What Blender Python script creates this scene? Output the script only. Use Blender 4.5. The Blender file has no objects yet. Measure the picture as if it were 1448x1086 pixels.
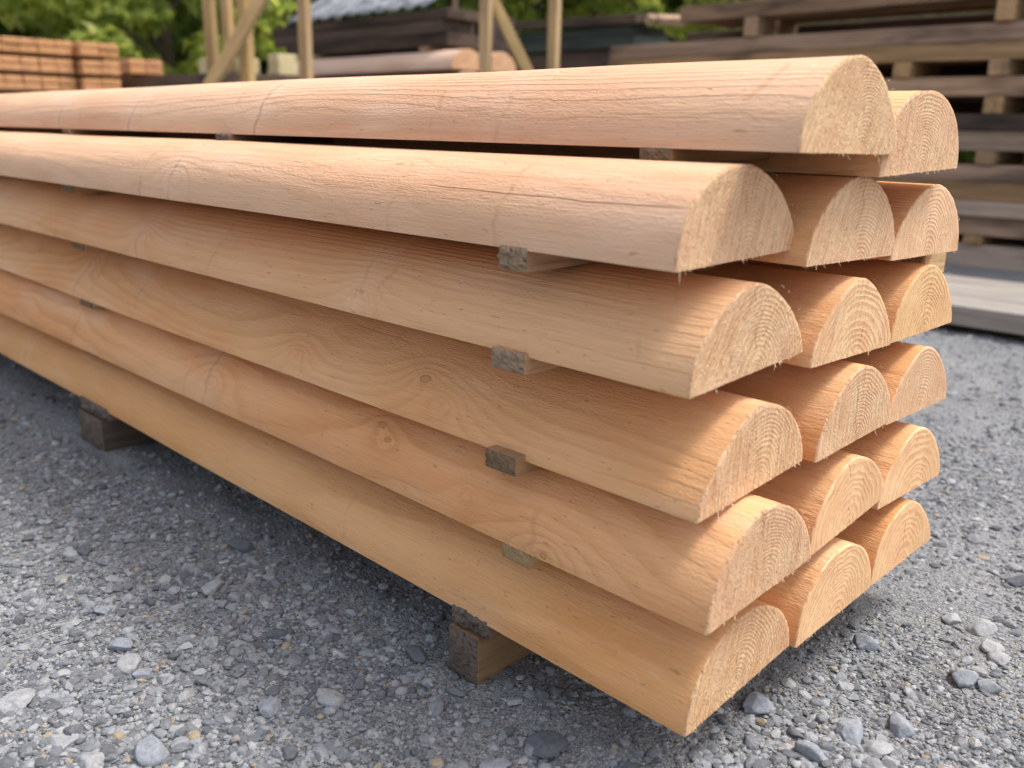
import bpy, bmesh, math, random
import numpy as np
from mathutils import Vector, Matrix
R = math.radians
rng = random.Random(7)
nr = np.random.default_rng(11)
scene = bpy.context.scene
COL = scene.collection

# ------------------------------------------------------------------ helpers
def tag(o, label=None, cat=None, group=None, kind=None):
    if label: o['label'] = label
    if cat: o['category'] = cat
    if group: o['group'] = group
    if kind: o['kind'] = kind
    return o

def empty(name, loc=(0, 0, 0)):
    o = bpy.data.objects.new(name, None)
    COL.objects.link(o); o.location = loc
    return o

def link(name, me, mat=None, parent=None, loc=None, rot=None):
    o = bpy.data.objects.new(name, me)
    COL.objects.link(o)
    if mat and not me.materials: me.materials.append(mat)
    if parent: o.parent = parent
    if loc is not None: o.location = loc
    if rot is not None: o.rotation_euler = rot
    return o

def mesh_np(name, V, F, smooth=False):
    """V (n,3) array, F (m,k) array with one face size"""
    V = np.asarray(V, np.float32); F = np.asarray(F, np.int32)
    me = bpy.data.meshes.new(name)
    me.vertices.add(len(V)); me.vertices.foreach_set('co', V.ravel())
    k = F.shape[1]
    me.loops.add(F.size); me.loops.foreach_set('vertex_index', F.ravel())
    me.polygons.add(len(F))
    me.polygons.foreach_set('loop_start', np.arange(0, F.size, k, dtype=np.int32))
    me.polygons.foreach_set('loop_total', np.full(len(F), k, np.int32))
    me.polygons.foreach_set('use_smooth', np.full(len(F), smooth, bool))
    me.update(calc_edges=True); me.validate()
    return me

def hash2(ix, iy, s):
    h = (ix.astype(np.int64) * 374761393 + iy.astype(np.int64) * 668265263 + s * 974711) & 0xffffffff
    h = ((h ^ (h >> 13)) * 1274126177) & 0xffffffff
    return ((h ^ (h >> 16)) & 0xffff) / 65535.0

def vnoise(x, y, s=0):
    x = np.asarray(x, float); y = np.asarray(y, float)
    ix = np.floor(x); iy = np.floor(y); fx = x - ix; fy = y - iy
    fx = fx * fx * (3 - 2 * fx); fy = fy * fy * (3 - 2 * fy)
    a = hash2(ix, iy, s); b = hash2(ix + 1, iy, s); c = hash2(ix, iy + 1, s); d = hash2(ix + 1, iy + 1, s)
    return (a * (1 - fx) + b * fx) * (1 - fy) + (c * (1 - fx) + d * fx) * fy

def ground_h(x, y):
    h = (vnoise(x * 1.3, y * 1.3, 1) - .5) * .022 + (vnoise(x * 5, y * 5, 2) - .5) * .010
    h += (vnoise(x * 17, y * 17, 3) - .5) * .006 + (vnoise(x * 55, y * 55, 4) - .5) * .0035
    return h - .006

# ------------------------------------------------------------------ node helper
class NT:
    def __init__(s, name):
        s.m = bpy.data.materials.new(name); s.m.use_nodes = True
        s.t = s.m.node_tree; s.t.nodes.clear()
        s.out = s.t.nodes.new('ShaderNodeOutputMaterial')
    def n(s, typ): return s.t.nodes.new(typ)
    def put(s, sock, v):
        if v is None: return
        if isinstance(v, bpy.types.NodeSocket): s.t.links.new(v, sock)
        else: sock.default_value = v
    def math(s, op, a, b=None, c=None, clamp=False):
        n = s.n('ShaderNodeMath'); n.operation = op; n.use_clamp = clamp
        s.put(n.inputs[0], a); s.put(n.inputs[1], b); s.put(n.inputs[2], c)
        return n.outputs[0]
    def add(s, a, b): return s.math('ADD', a, b)
    def sub(s, a, b): return s.math('SUBTRACT', a, b)
    def mul(s, a, b): return s.math('MULTIPLY', a, b)
    def sep(s, v):
        n = s.n('ShaderNodeSeparateXYZ'); s.put(n.inputs[0], v); return n.outputs
    def vec(s, x, y, z):
        n = s.n('ShaderNodeCombineXYZ'); s.put(n.inputs[0], x); s.put(n.inputs[1], y); s.put(n.inputs[2], z)
        return n.outputs[0]
    def noise(s, v, scale=1, detail=2, rough=.5, dist=0, color=False):
        n = s.n('ShaderNodeTexNoise'); s.put(n.inputs['Vector'], v); s.put(n.inputs['Scale'], scale)
        n.inputs['Detail'].default_value = detail; n.inputs['Roughness'].default_value = rough
        n.inputs['Distortion'].default_value = dist
        return n.outputs['Color'] if color else n.outputs['Fac']
    def voro(s, v, scale=1, dim='3D', feature='F1', rand=1):
        n = s.n('ShaderNodeTexVoronoi'); n.voronoi_dimensions = dim; n.feature = feature
        if dim == '1D': s.put(n.inputs['W'], v)
        else: s.put(n.inputs['Vector'], v)
        s.put(n.inputs['Scale'], scale); n.inputs['Randomness'].default_value = rand
        return n.outputs
    def ss(s, x, a, b, lo=0., hi=1.):
        n = s.n('ShaderNodeMapRange'); n.interpolation_type = 'SMOOTHSTEP'
        s.put(n.inputs[0], x); s.put(n.inputs[1], a); s.put(n.inputs[2], b); s.put(n.inputs[3], lo); s.put(n.inputs[4], hi)
        return n.outputs[0]
    def lin(s, x, a, b, lo=0., hi=1.):
        n = s.n('ShaderNodeMapRange')
        s.put(n.inputs[0], x); s.put(n.inputs[1], a); s.put(n.inputs[2], b); s.put(n.inputs[3], lo); s.put(n.inputs[4], hi)
        return n.outputs[0]
    def mix(s, f, a, b, mode='MIX'):
        n = s.n('ShaderNodeMix'); n.data_type = 'RGBA'; n.blend_type = mode
        s.put(n.inputs[0], f); s.put(n.inputs[6], a if isinstance(a, bpy.types.NodeSocket) else (*a, 1)[:4])
        s.put(n.inputs[7], b if isinstance(b, bpy.types.NodeSocket) else (*b, 1)[:4])
        return n.outputs[2]
    def ramp(s, x, stops):
        n = s.n('ShaderNodeValToRGB'); s.put(n.inputs[0], x); e = n.color_ramp.elements
        while len(e) < len(stops): e.new(.5)
        for q, (p, c) in zip(e, stops): q.position = p; q.color = (*c, 1)
        return n.outputs[0]
    def hsv(s, c, h=.5, sat=1., v=1.):
        n = s.n('ShaderNodeHueSaturation'); s.put(n.inputs['Color'], c)
        s.put(n.inputs['Hue'], h); s.put(n.inputs['Saturation'], sat); s.put(n.inputs['Value'], v)
        return n.outputs[0]
    def bump(s, h, strength=.5, dist=.001, normal=None):
        n = s.n('ShaderNodeBump'); n.inputs['Strength'].default_value = strength
        n.inputs['Distance'].default_value = dist; s.put(n.inputs['Height'], h)
        if normal is not None: s.put(n.inputs['Normal'], normal)
        return n.outputs[0]
    def obj(s): return s.n('ShaderNodeTexCoord').outputs['Object']
    def orand(s): return s.n('ShaderNodeObjectInfo').outputs['Random']
    def irand(s): return s.n('ShaderNodeNewGeometry').outputs['Random Per Island']
    def principled(s, color, rough=.8, normal=None, spec=.3):
        n = s.n('ShaderNodeBsdfPrincipled'); s.put(n.inputs['Base Color'], color if isinstance(color, bpy.types.NodeSocket) else (*color, 1)[:4])
        s.put(n.inputs['Roughness'], rough); n.inputs['Specular IOR Level'].default_value = spec
        if normal is not None: s.put(n.inputs['Normal'], normal)
        s.t.links.new(n.outputs[0], s.out.inputs[0])
        return n

# ------------------------------------------------------------------ fresh turned wood
def wood_side(seed, pith=(0., 0.), spacing=.0035, figure=1., relief=.5, tint=(1, 1, 1), contrast=1., crack=None, knot_x=(), wander=1., node_x=()):
    """long-grain surface of a turned log: growth rings cut by the round, bent round knots"""
    k = NT('turned_wood'); co = k.obj(); x, y, z = k.sep(co)
    xs = k.add(x, seed * 3.71)
    low = k.noise(k.vec(k.mul(xs, 1.1), k.mul(y, 5), k.mul(z, 5)), 1, 2, .5)
    mid = k.noise(k.vec(k.mul(xs, 5), k.mul(y, 22), k.mul(z, 22)), 1, 2, .55)
    fin = k.noise(k.vec(k.mul(xs, 22), k.mul(y, 120), k.mul(z, 120)), 1, 2, .6)
    wx = k.noise(k.vec(k.mul(xs, .9), seed * 1.7, 0.), 1, 1)
    py = k.add(k.mul(k.sub(wx, .5), .035 * wander), pith[0])
    wz = k.noise(k.vec(k.mul(xs, .8), 9.3, seed * 2.1), 1, 1)
    pz = k.add(k.mul(k.sub(wz, .5), .03 * wander), pith[1])
    dy = k.sub(y, py); dz = k.sub(z, pz)
    d = k.math('SQRT', k.add(k.mul(dy, dy), k.mul(dz, dz)))
    d = k.add(d, k.mul(k.sub(low, .5), .030 * figure))
    d = k.add(d, k.mul(k.sub(mid, .5), .0075 * figure))
    d = k.add(d, k.mul(k.sub(fin, .5), .0012))
    # knots: the rings swell round each one
    vv = k.vec(k.mul(xs, 2.6), k.mul(y, 8), k.mul(z, 8))
    vo = k.voro(vv, 1.)
    kd = vo['Distance']
    kc = k.sep(vo['Color'])[0]
    on = k.ss(kc, .35, .5)
    e = k.math('EXPONENT', k.mul(k.mul(kd, kd), -22.))
    d = k.add(d, k.mul(k.mul(e, on), .007 * figure))
    whorls = None
    for (kx, ky, kz, ks, kr) in knot_x:         # (x, y, z, reach of the swirl, radius of the knot)
        ax = k.mul(k.sub(x, kx), .6); ay = k.sub(y, ky); az = k.sub(z, kz)
        r2 = k.math('SQRT', k.add(k.mul(ax, ax), k.add(k.mul(ay, ay), k.mul(az, az))))
        r2 = k.add(r2, k.add(k.mul(k.sub(fin, .5), .004), k.mul(k.sub(mid, .5), 1.3 * kr)))
        g = k.math('EXPONENT', k.mul(r2, -2.2 / ks))
        d = k.add(d, k.mul(g, .40 * ks))
        if kr > 0:
            core = k.ss(r2, kr, kr * .5)
            rim = k.mul(k.ss(r2, kr * .6, kr * .9), k.ss(r2, kr * 1.35, kr))
            cc = k.math('MAXIMUM', k.mul(core, .3), k.mul(rim, .6))
            whorls = cc if whorls is None else k.math('MAXIMUM', whorls, cc)
    ph = k.math('FRACT', k.math('DIVIDE', d, spacing))
    late = k.mul(k.ss(ph, .35, .86), k.ss(ph, 1., .9))
    fade = k.ss(k.noise(k.vec(k.mul(xs, 2.2), k.mul(y, 12), k.mul(z, 12)), 1, 3, .6), .3, .7, .25, 1.)
    latef = k.mul(late, fade)
    fib = k.noise(k.vec(k.mul(xs, 14), k.mul(y, 420), k.mul(z, 420)), 1, 3, .65)
    fuzz = k.noise(k.vec(k.mul(xs, 160), k.mul(y, 420), k.mul(z, 420)), 1, 2, .6)
    tone = k.noise(k.vec(k.mul(xs, 1.7), k.mul(y, 6), k.mul(z, 6)), 1, 3, .55)
    early = (.755 * tint[0], .448 * tint[1], .243 * tint[2])
    lat = (.57 * tint[0], .295 * tint[1], .13 * tint[2])
    c = k.mix(k.mul(latef, .50 * contrast), early, lat)
    c = k.mix(k.ss(tone, .38, .68), c, k.hsv(c, .494, 1.10, .93))
    pale = k.noise(k.vec(k.mul(xs, 3.1), k.mul(y, 13), k.mul(z, 13)), 1, 2, .5)
    c = k.mix(k.ss(pale, .52, .75, 0., .35), c, k.hsv(c, .505, .72, 1.10))
    c = k.hsv(c, .5, 1., k.lin(fib, .25, .75, .91, 1.08))
    # dark pores / short scratches
    pore = k.noise(k.vec(k.mul(xs, 70), k.mul(y, 330), k.mul(z, 330)), 1, 1)
    c = k.mix(k.ss(pore, .70, .80, 0., .35), c, (.22, .09, .03))
    # faint node lines right round the log, where the branches were
    xw = k.add(xs, k.mul(k.sub(k.noise(k.vec(k.mul(xs, 6), k.mul(y, 16), k.mul(z, 16)), 1, 2), .5), .07))
    nd = k.voro(xw, 2.1, '1D')['Distance']
    nl = k.mul(k.ss(nd, .012, .002), k.ss(mid, .40, .65))
    for (wx_, amt) in node_x:
        ln = k.math('ABSOLUTE', k.add(k.sub(x, wx_), k.mul(k.sub(k.noise(k.vec(k.mul(xs, 3), k.mul(y, 18), k.mul(z, 18)), 1, 3), .5), .05)))
        nl = k.math('MAXIMUM', nl, k.mul(k.ss(ln, .006, .001), k.mul(k.ss(mid, .3, .55), amt * 1.6)))
        h_band = k.ss(ln, .05, .01)
        c = k.mix(k.mul(h_band, .25), c, k.hsv(c, .5, .8, 1.08))
    c = k.mix(k.mul(nl, .26), c, (.38, .18, .075))
    if whorls is not None: c = k.mix(k.mul(whorls, .75), c, (.20, .075, .028))
    wool = k.noise(k.vec(k.mul(xs, 60), k.mul(y, 190), k.mul(z, 190)), 1, 3, .65)
    h = k.add(k.mul(fib, 1.0), k.add(k.mul(fuzz, 1.1), k.mul(wool, .9)))
    h = k.add(h, k.mul(late, .9 * relief))
    h = k.sub(h, k.mul(nl, .35))
    h = k.sub(h, k.mul(k.ss(pore, .70, .80), .7))
    # torn, raised grain in patches
    torn = k.ss(k.noise(k.vec(k.mul(xs, 5), k.mul(y, 24), k.mul(z, 24)), 1, 2), .52, .7)
    tg = k.noise(k.vec(k.mul(xs, 55), k.mul(y, 150), k.mul(z, 150)), 1, 3, .65)
    near_end = k.mul(k.ss(x, -.20, -.02), k.ss(k.noise(k.vec(k.mul(xs, 12), k.mul(y, 40), k.mul(z, 40)), 1, 2), .4, .6))
    lft = k.noise(k.vec(k.mul(xs, 26), k.mul(y, 230), k.mul(z, 230)), 1, 3, .6)
    h = k.add(h, k.add(k.mul(k.mul(torn, tg), 1.5), k.mul(k.mul(near_end, lft), .4)))
    c = k.mix(k.mul(k.mul(near_end, k.ss(lft, .56, .68)), .25), c, (.80, .56, .36))
    if crack is not None:                        # (y at x=0, slope, start, end): a drying check along the log
        cy, sl, x0, x1 = crack
        ln = k.math('ABSOLUTE', k.sub(k.add(z, k.mul(k.sub(mid, .5), .012)), k.add(k.mul(x, sl), cy)))
        cr = k.mul(k.ss(ln, .0009, .0002), k.mul(k.ss(x, x0, x0 + .08), k.ss(x, x1, x1 - .05)))
        cr = k.mul(cr, k.ss(y, .0, -.02))
        c = k.mix(k.mul(cr, .55), c, (.20, .08, .03)); h = k.sub(h, k.mul(cr, 1.6))
    nrm = k.bump(h, .8, .0012)
    k.principled(c, k.lin(fib, .3, .7, .72, .88), nrm, .16)
    return k.m

def wood_end(seed, pith=(0., .01), spacing=.0042, rough=1., tint=(1, 1, 1), angle=70, smooth=0.):
    """sawn end grain: rings about the pith, torn fibres, saw scratches"""
    k = NT('sawn_end_grain'); co = k.obj(); x, y, z = k.sep(co)
    p = k.vec(0.3 * seed, y, z)
    lo = k.noise(p, 14, 2, .5); mi = k.noise(p, 70, 2, .55)
    dy = k.sub(y, pith[0]); dz = k.sub(z, pith[1])
    d = k.math('SQRT', k.add(k.mul(dy, dy), k.mul(k.mul(dz, dz), .9)))
    d = k.add(d, k.add(k.mul(k.sub(lo, .5), .016 + .014 * smooth), k.mul(k.sub(mi, .5), .0020 + .004 * smooth)))
    # ring width swells and shrinks outward
    ph = k.math('FRACT', k.add(k.math('DIVIDE', d, spacing), k.mul(k.math('SINE', k.mul(d, 130.)), .35)))
    late = k.mul(k.ss(ph, .25, .8), k.ss(ph, 1., .9))
    a = R(angle); u = k.add(k.mul(y, math.cos(a)), k.mul(z, math.sin(a))); v = k.sub(k.mul(z, math.cos(a)), k.mul(y, math.sin(a)))
    wv = k.add(v, k.mul(k.sub(mi, .5), .005))
    streak = k.noise(k.vec(k.mul(u, 120), k.mul(wv, 400), seed), 1, 3, .6)
    tuft = k.noise(k.vec(k.mul(u, 330), k.mul(wv, 620), seed + 3.), 1, 2, .6)
    spk = k.noise(k.vec(y, z, seed), 900, 2, .7)
    saw = k.noise(k.vec(k.mul(u, 16), k.mul(wv, 430), seed + 7.), 1, 2, .55)
    pit = k.voro(k.vec(k.mul(u, 190), k.mul(wv, 420), seed), 1.)['Distance']
    ring_amt = k.ss(lo, .3, .65, .25, .8)
    early = (.85 * tint[0], .552 * tint[1], .332 * tint[2]); lat = (.60 * tint[0], .295 * tint[1], .12 * tint[2])
    c = k.mix(k.mul(k.mul(late, ring_amt), .62 + .12 * smooth), early, lat)
    c = k.mix(k.mul(k.ss(streak, .48, .30), .25 * rough), c, (.46 * tint[0], .225 * tint[1], .085 * tint[2]))
    c = k.mix(k.mul(k.ss(tuft, .53, .70), .6 * rough), c, (.88, .70, .49))
    c = k.mix(k.mul(k.ss(saw, .52, .34), .46 * rough), c, (.50 * tint[0], .25 * tint[1], .10 * tint[2]))
    c = k.mix(k.mul(k.ss(saw, .54, .68), .35 * rough), c, (.88, .68, .46))
    c = k.mix(k.mul(k.ss(pit, .26, .06), .58 * rough), c, (.32, .135, .048))
    c = k.hsv(c, .5, 1., k.lin(spk, .3, .7, .92, 1.08))
    tone = k.noise(p, 22, 3, .5)
    c = k.hsv(c, k.lin(tone, .3, .7, .494, .506), k.lin(tone, .3, .7, 1.04, .98), k.lin(tone, .3, .7, .94, 1.05))
    if smooth:                                   # sapwood and heartwood differ on the planed-looking ends
        two = k.ss(k.add(dy, k.mul(k.sub(lo, .5), .05)), .015, .03)
        c = k.mix(k.mul(two, .5), c, (.64, .38, .19))
    ck = k.math('ABSOLUTE', k.add(k.add(dy, k.mul(dz, .15)), k.mul(k.sub(mi, .5), .014)))
    cr = k.mul(k.ss(ck, .0008, .0002), k.ss(k.noise(p, 34, 1), .52, .62))
    c = k.mix(k.mul(cr, .55), c, (.20, .08, .03))
    h = k.add(k.mul(streak, .7 * rough), k.add(k.mul(tuft, .9 * rough), k.mul(saw, 1.0 * rough))); h = k.add(h, k.mul(spk, .5))
    h = k.add(h, k.mul(late, .3)); h = k.sub(h, k.mul(k.ss(pit, .26, .04), .8 * rough)); h = k.sub(h, k.mul(cr, .8))
    k.principled(c, .82, k.bump(h, .95 - .45 * smooth, .0021), .2)
    return k.m

def splinter_mat():
    k = NT('pale_splinter'); r = k.irand()
    k.principled(k.mix(r, (.74, .50, .29), (.88, .72, .52)), .8, None, .2); return k.m
SPL = splinter_mat()

def log_arc(W, H, n, pl=2., pr=2.):
    t = np.linspace(0, np.pi, n)
    p = np.where(t < np.pi / 2, pl, pr)
    cy = -np.sign(np.cos(t)) * np.abs(np.cos(t)) ** (2 / p) * W / 2
    cz = np.abs(np.sin(t)) ** (2 / p) * H
    return cy, cz

def make_log_meshes(W, H, L, seed, na=64, nx=90, pl=2., pr=2.):
    g = np.random.default_rng(seed)
    cy, cz = log_arc(W, H, na, pl, pr)
    xs = -L * (np.linspace(0, 1, nx) ** 1.6)
    bow = g.uniform(-.004, .004); ph = g.uniform(0, 6)
    V = []
    for i, x in enumerate(xs):
        f = 1 + .010 * math.sin(x * 2.3 + ph) + .006 * math.sin(x * 5.9 + ph * 2)
        t = np.linspace(0, 1, na)
        lump = 1 + (vnoise(t * 7 + seed * 3, np.full(na, x * 4.), seed) - .5) * .022 * min(1, -x * 12 + .25)
        V.append(np.stack([np.full(na, x), cy * f * lump + bow * (x * x) * .6, cz * f * lump + (lump - 1) * 0.0], -1))
    V = np.array(V)
    V0 = V.reshape(-1, 3)
    F = []
    for i in range(nx - 1):
        for j in range(na - 1):
            a = i * na + j; F.append((a, a + na, a + na + 1, a + 1))
    n0 = len(V0)
    # flat sawn underside, its own vertices so that the arris stays sharp
    U = np.concatenate([V[:, 0], V[:, -1]]); nb = nx
    FB = [(n0 + i, n0 + nb + i, n0 + nb + i + 1, n0 + i + 1) for i in range(nx - 1)]
    me = mesh_np('half_log', np.concatenate([V0, U]), np.array(F + FB), True)
    # back end cap
    bm = bmesh.new(); bm.from_mesh(me)
    vs = [bm.verts.new(v) for v in V[-1]]; fb = bm.faces.new(vs); fb.smooth = False
    bmesh.ops.recalc_face_normals(bm, faces=bm.faces[:])
    bm.to_mesh(me); bm.free()
    # front sawn end: gridded half disc with a slightly uneven cut, ragged along the arris
    nz = 40; nc = 96
    E = []; FE = []
    first = V[0]
    for i in range(nz):
        r = i / (nz - 1)
        for j in range(nc):
            q = j / (nc - 1) * (na - 1); a = int(min(q, na - 2)); f = q - a
            p = first[a] * (1 - f) + first[a + 1] * f
            yy = p[1] * r; zz = p[2] * r
            E.append((0, yy, zz))
    E = np.array(E)
    n1 = (vnoise(E[:, 1] * 60 + seed * 9, E[:, 2] * 60, 5) - .5) * .0004 + (vnoise(E[:, 1] * 240 + seed * 9, E[:, 2] * 240, 6) - .5) * .0005
    E[:, 0] = .0022 + n1
    rim = np.arange((nz - 1) * nc, nz * nc)
    E[rim, 0] = .0017 + n1[rim] * .8
    E[rim, 1:] *= (1 + (g.random(nc)[:, None] - .5) * .006)
    skirt = E[rim].copy(); skirt[:, 0] = -.0006; skirt[:, 1:] *= .997
    for i in range(nz - 1):
        for j in range(nc - 1):
            a = i * nc + j; FE.append((a, a + nc, a + nc + 1, a + 1))
    m0 = len(E)
    for j in range(nc - 1):
        FE.append((rim[j], m0 + j, m0 + j + 1, rim[j + 1]))
    me2 = mesh_np('sawn_end', np.concatenate([E, skirt]), np.array(FE), True)
    return me, me2

def splinter_mesh(W, H, seed, n=40, arc=14):
    g = np.random.default_rng(seed + 50); V = []; F = []
    def sliver(b, d, l, w):
        d = d / np.linalg.norm(d); s = np.cross(d, [1, .3, .2]); s /= np.linalg.norm(s); t = np.cross(d, s)
        i = len(V); bend = g.normal(0, .16, 3) * l
        V.extend([b + s * w, b - s * w * .6 + t * w * .7, b - s * w * .6 - t * w * .7])
        m = b + d * l * .55 + bend * .5
        V.extend([m + s * w * .7, m - s * w * .4 + t * w * .5, m - s * w * .4 - t * w * .5, b + d * l + bend])
        for a in range(3):
            c = (a + 1) % 3
            F.extend([(i + a, i + c, i + 3 + c), (i + a, i + 3 + c, i + 3 + a), (i + 3 + a, i + 3 + c, i + 6)])
    clus = g.uniform(-.5, .5, 6)
    for q in range(n):
        yy = (g.choice(clus) + g.normal(0, .03)) * W if g.random() < .6 else g.uniform(-.49, .49) * W
        yy = np.clip(yy, -.49 * W, .49 * W)
        l = abs(g.normal(0, .0020)) + .0010
        if g.random() < .05: l *= 3
        sliver(np.array([g.uniform(-.004, .002), yy, .0008]), np.array([g.uniform(-.1, .7), g.normal(0, .4), -1.]), l, g.uniform(.00022, .0006))
    for q in range(arc):
        t = g.uniform(0.05, np.pi * .9)
        sliver(np.array([.001, -math.cos(t) * W / 2 * .99, math.sin(t) * H * .99]), np.array([g.uniform(.2, .6), -math.cos(t), math.sin(t)]), g.uniform(.001, .0026), .0004)
    return mesh_np('splinter_fringe', np.array(V), np.array(F), False)

# row, column, end x, centre y, base z, roll, width, height, roundness of the two flanks  (front column first)
LOGS = [
(0,0,0.0170,0.0953,0.6075,-0.0130,0.2012,0.0859,1.88,1.68),
(0,1,0.0103,0.2849,0.5870,0.0267,0.2123,0.0838,2.22,2.00),
(1,0,-0.0316,-0.0020,0.5123,0.0182,0.2060,0.0853,2.17,1.63),
(1,1,-0.0113,0.1906,0.4974,-0.0266,0.2065,0.0857,1.76,1.82),
(1,2,-0.0104,0.3916,0.4863,-0.0220,0.2091,0.0842,1.65,1.85),
(2,0,-0.0151,0.0057,0.4063,0.0458,0.2040,0.0866,1.82,1.54),
(2,1,-0.0066,0.2095,0.3920,-0.0288,0.1986,0.0848,1.61,1.46),
(2,2,-0.0094,0.4137,0.3883,-0.0055,0.1968,0.0847,1.88,1.51),
(3,0,-0.0036,0.0116,0.2905,0.0581,0.1956,0.0861,1.37,1.85),
(3,1,0.0036,0.2195,0.2937,0.0255,0.1920,0.0877,1.67,1.70),
(3,2,-0.0017,0.4141,0.2860,-0.0313,0.1975,0.0844,1.58,1.60),
(4,0,0.0229,0.0008,0.1927,0.0500,0.1933,0.0916,1.84,1.66),
(4,1,0.0063,0.2254,0.1889,0.0853,0.1943,0.0859,1.78,1.59),
(4,2,0.0067,0.4050,0.1811,-0.0382,0.1995,0.0848,1.61,1.61),
(5,0,0.0087,0.0035,0.0790,0.0699,0.1961,0.0849,1.99,1.89),
(5,1,0.0109,0.2085,0.0801,0.0196,0.1909,0.0877,2.04,1.91),
(5,2,0.0089,0.4072,0.0808,0.0067,0.1978,0.0871,2.19,1.42),
]
LOG_LABEL = {
(0,0): 'uppermost half-round log of the pile, its pinkish side covered in raised parallel grain lines',
(0,1): 'half-round log tucked behind the uppermost log, only its pale splintered end and top showing',
(1,0): 'front half-round log directly below the uppermost one, a thin crack running along its side',
(1,1): 'middle half-round log of the second row from top, dark smudge topping its end',
(1,2): 'rear half-round log of the second row from top, pale end with steep narrow rings',
(2,0): 'front half-round log of the third row from top, fuzzy end grain, streaked side',
(2,1): 'middle half-round log of the third row from top, broad pale rings on its end',
(2,2): 'rear half-round log of the third row from top, yellowish end below a packing offcut',
(3,0): 'front half-round log of the fourth row from top, swirling grain, small knots',
(3,1): 'middle half-round log of the fourth row from top, rough pinkish end in half shade',
(3,2): 'rear half-round log of the fourth row from top, smaller pinkish end against the gravel',
(4,0): 'front half-round log of the second row from the ground, reddish, burst of torn grain',
(4,1): 'middle half-round log of the second row from the ground, smooth two-tone end',
(4,2): 'rear half-round log of the second row from the ground, flame-shaped rings',
(5,0): 'lowest front half-round log, smooth yellowish side, nearest the stones in the foreground',
(5,1): 'middle half-round log of the lowest row, smooth end with clear wavy rings',
(5,2): 'rear half-round log of the lowest row, plain smooth end farthest right above the gravel',
}
SIDE = {
(0,0): dict(pith=(.075, -.04), spacing=.0024, figure=.17, relief=.7, tint=(.98, 1.035, 1.22), contrast=.45, wander=.22,
            knot_x=[(-.345, -.03, .080, .022, .0), (-.90, -.039, .078, .02, .0)], node_x=[(-.897, 1.), (-1.35, .9), (-1.716, .8), (-.37, .4)]),
(0,1): dict(pith=(.03, -.02), spacing=.0032, figure=.4, relief=1.0),
(1,0): dict(pith=(.0, .005), spacing=.0055, figure=.75, relief=.35, tint=(.99, 1.03, 1.18), contrast=.55, crack=(.049, -.012, -.36, .01),
            knot_x=[(-.417, -.061, .0713, .04, .0028), (-.474, -.059, .072, .03, .0), (-.917, -.096, .035, .05, .0)], node_x=[(-.93, .7)]),
(2,0): dict(pith=(.06, .0), spacing=.0040, figure=.30, relief=.6, wander=.6, tint=(1.0, .98, .96), contrast=.62,
            knot_x=[(-.481, -.0947, .0276, .035, .0022), (-.47, -.098, .018, .02, .0), (-1.116, -.087, .04, .04, 0)], node_x=[(-.49, .4), (-1.12, .6)]),
(3,0): dict(pith=(.005, .0), spacing=.0050, figure=.75, relief=.6, tint=(1.01, .97, .90), contrast=.8,
            knot_x=[(-.408, -.067, .044, .05, .0046), (-.36, -.083, .026, .05, .0), (-.674, -.0815, .0284, .05, .0), (-1.485, -.046, .062, .05, .0)], node_x=[(-1.49, .8)]),
(4,0): dict(pith=(.01, .01), spacing=.0055, figure=.85, relief=.6, tint=(1.02, .945, .87), contrast=.85,
            knot_x=[(-.5135, -.064, .0648, .03, .0042), (-.488, -.0753, .053, .025, .0036), (-.326, -.0886, .032, .025, .0), (-.198, -.0962, .006, .06, .004), (-.932, -.0855, .0385, .055, .0)], node_x=[(-.95, .7)]),
(5,0): dict(pith=(.02, -.02), spacing=.0085, figure=.55, relief=.25, tint=(1.03, .96, .82), contrast=.95, node_x=[(-1.83, 1.)]),
}
END = {
(0,0): dict(pith=(.02, .005), spacing=.0030, angle=62, tint=(1.0, 1.0, .97)),
(0,1): dict(pith=(.0, -.0), spacing=.0034, angle=80, tint=(1.02, 1.0, 1.0)),
(1,0): dict(pith=(.01, .0), spacing=.0036, angle=75, tint=(.97, .95, .95)),
(1,1): dict(pith=(.015, -.01), spacing=.0040, angle=70, tint=(1.04, 1.02, 1.03)),
(1,2): dict(pith=(.0, -.005), spacing=.0046, angle=78, tint=(1.03, 1.01, 1.02), rough=.6),
(2,0): dict(pith=(.01, .0), spacing=.0042, angle=55, tint=(.98, .96, .94), rough=1.1),
(2,1): dict(pith=(.005, -.03), spacing=.0075, angle=80, tint=(1.02, 1.0, .95), rough=.7),
(2,2): dict(pith=(.0, .0), spacing=.0052, angle=75, tint=(1.0, .95, .8), rough=.6),
(3,0): dict(pith=(.01, .01), spacing=.0045, angle=85, tint=(.98, .95, .92), rough=1.1),
(3,1): dict(pith=(.0, .0), spacing=.0038, angle=88, tint=(.97, .94, .93), rough=.9),
(3,2): dict(pith=(.0, .0), spacing=.0040, angle=80, tint=(.96, .93, .94), rough=.6),
(4,0): dict(pith=(.0, .01), spacing=.0036, angle=85, tint=(.99, .94, .92), rough=1.1),
(4,1): dict(pith=(.0, .0), spacing=.0080, angle=75, tint=(.98, .93, .84), rough=.35, smooth=1.),
(4,2): dict(pith=(.01, -.02), spacing=.0085, angle=80, tint=(.99, .95, .88), rough=.3, smooth=1.),
(5,0): dict(pith=(-.01, .015), spacing=.0042, angle=65, tint=(.99, .94, .88), rough=1.0),
(5,1): dict(pith=(.0, -.005), spacing=.0062, angle=75, tint=(1.0, .96, .88), rough=.4, smooth=1.),
(5,2): dict(pith=(.0, .0), spacing=.0090, angle=75, tint=(.98, .93, .84), rough=.25, smooth=1.),
}
LOG_LEN = 4.6
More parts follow.
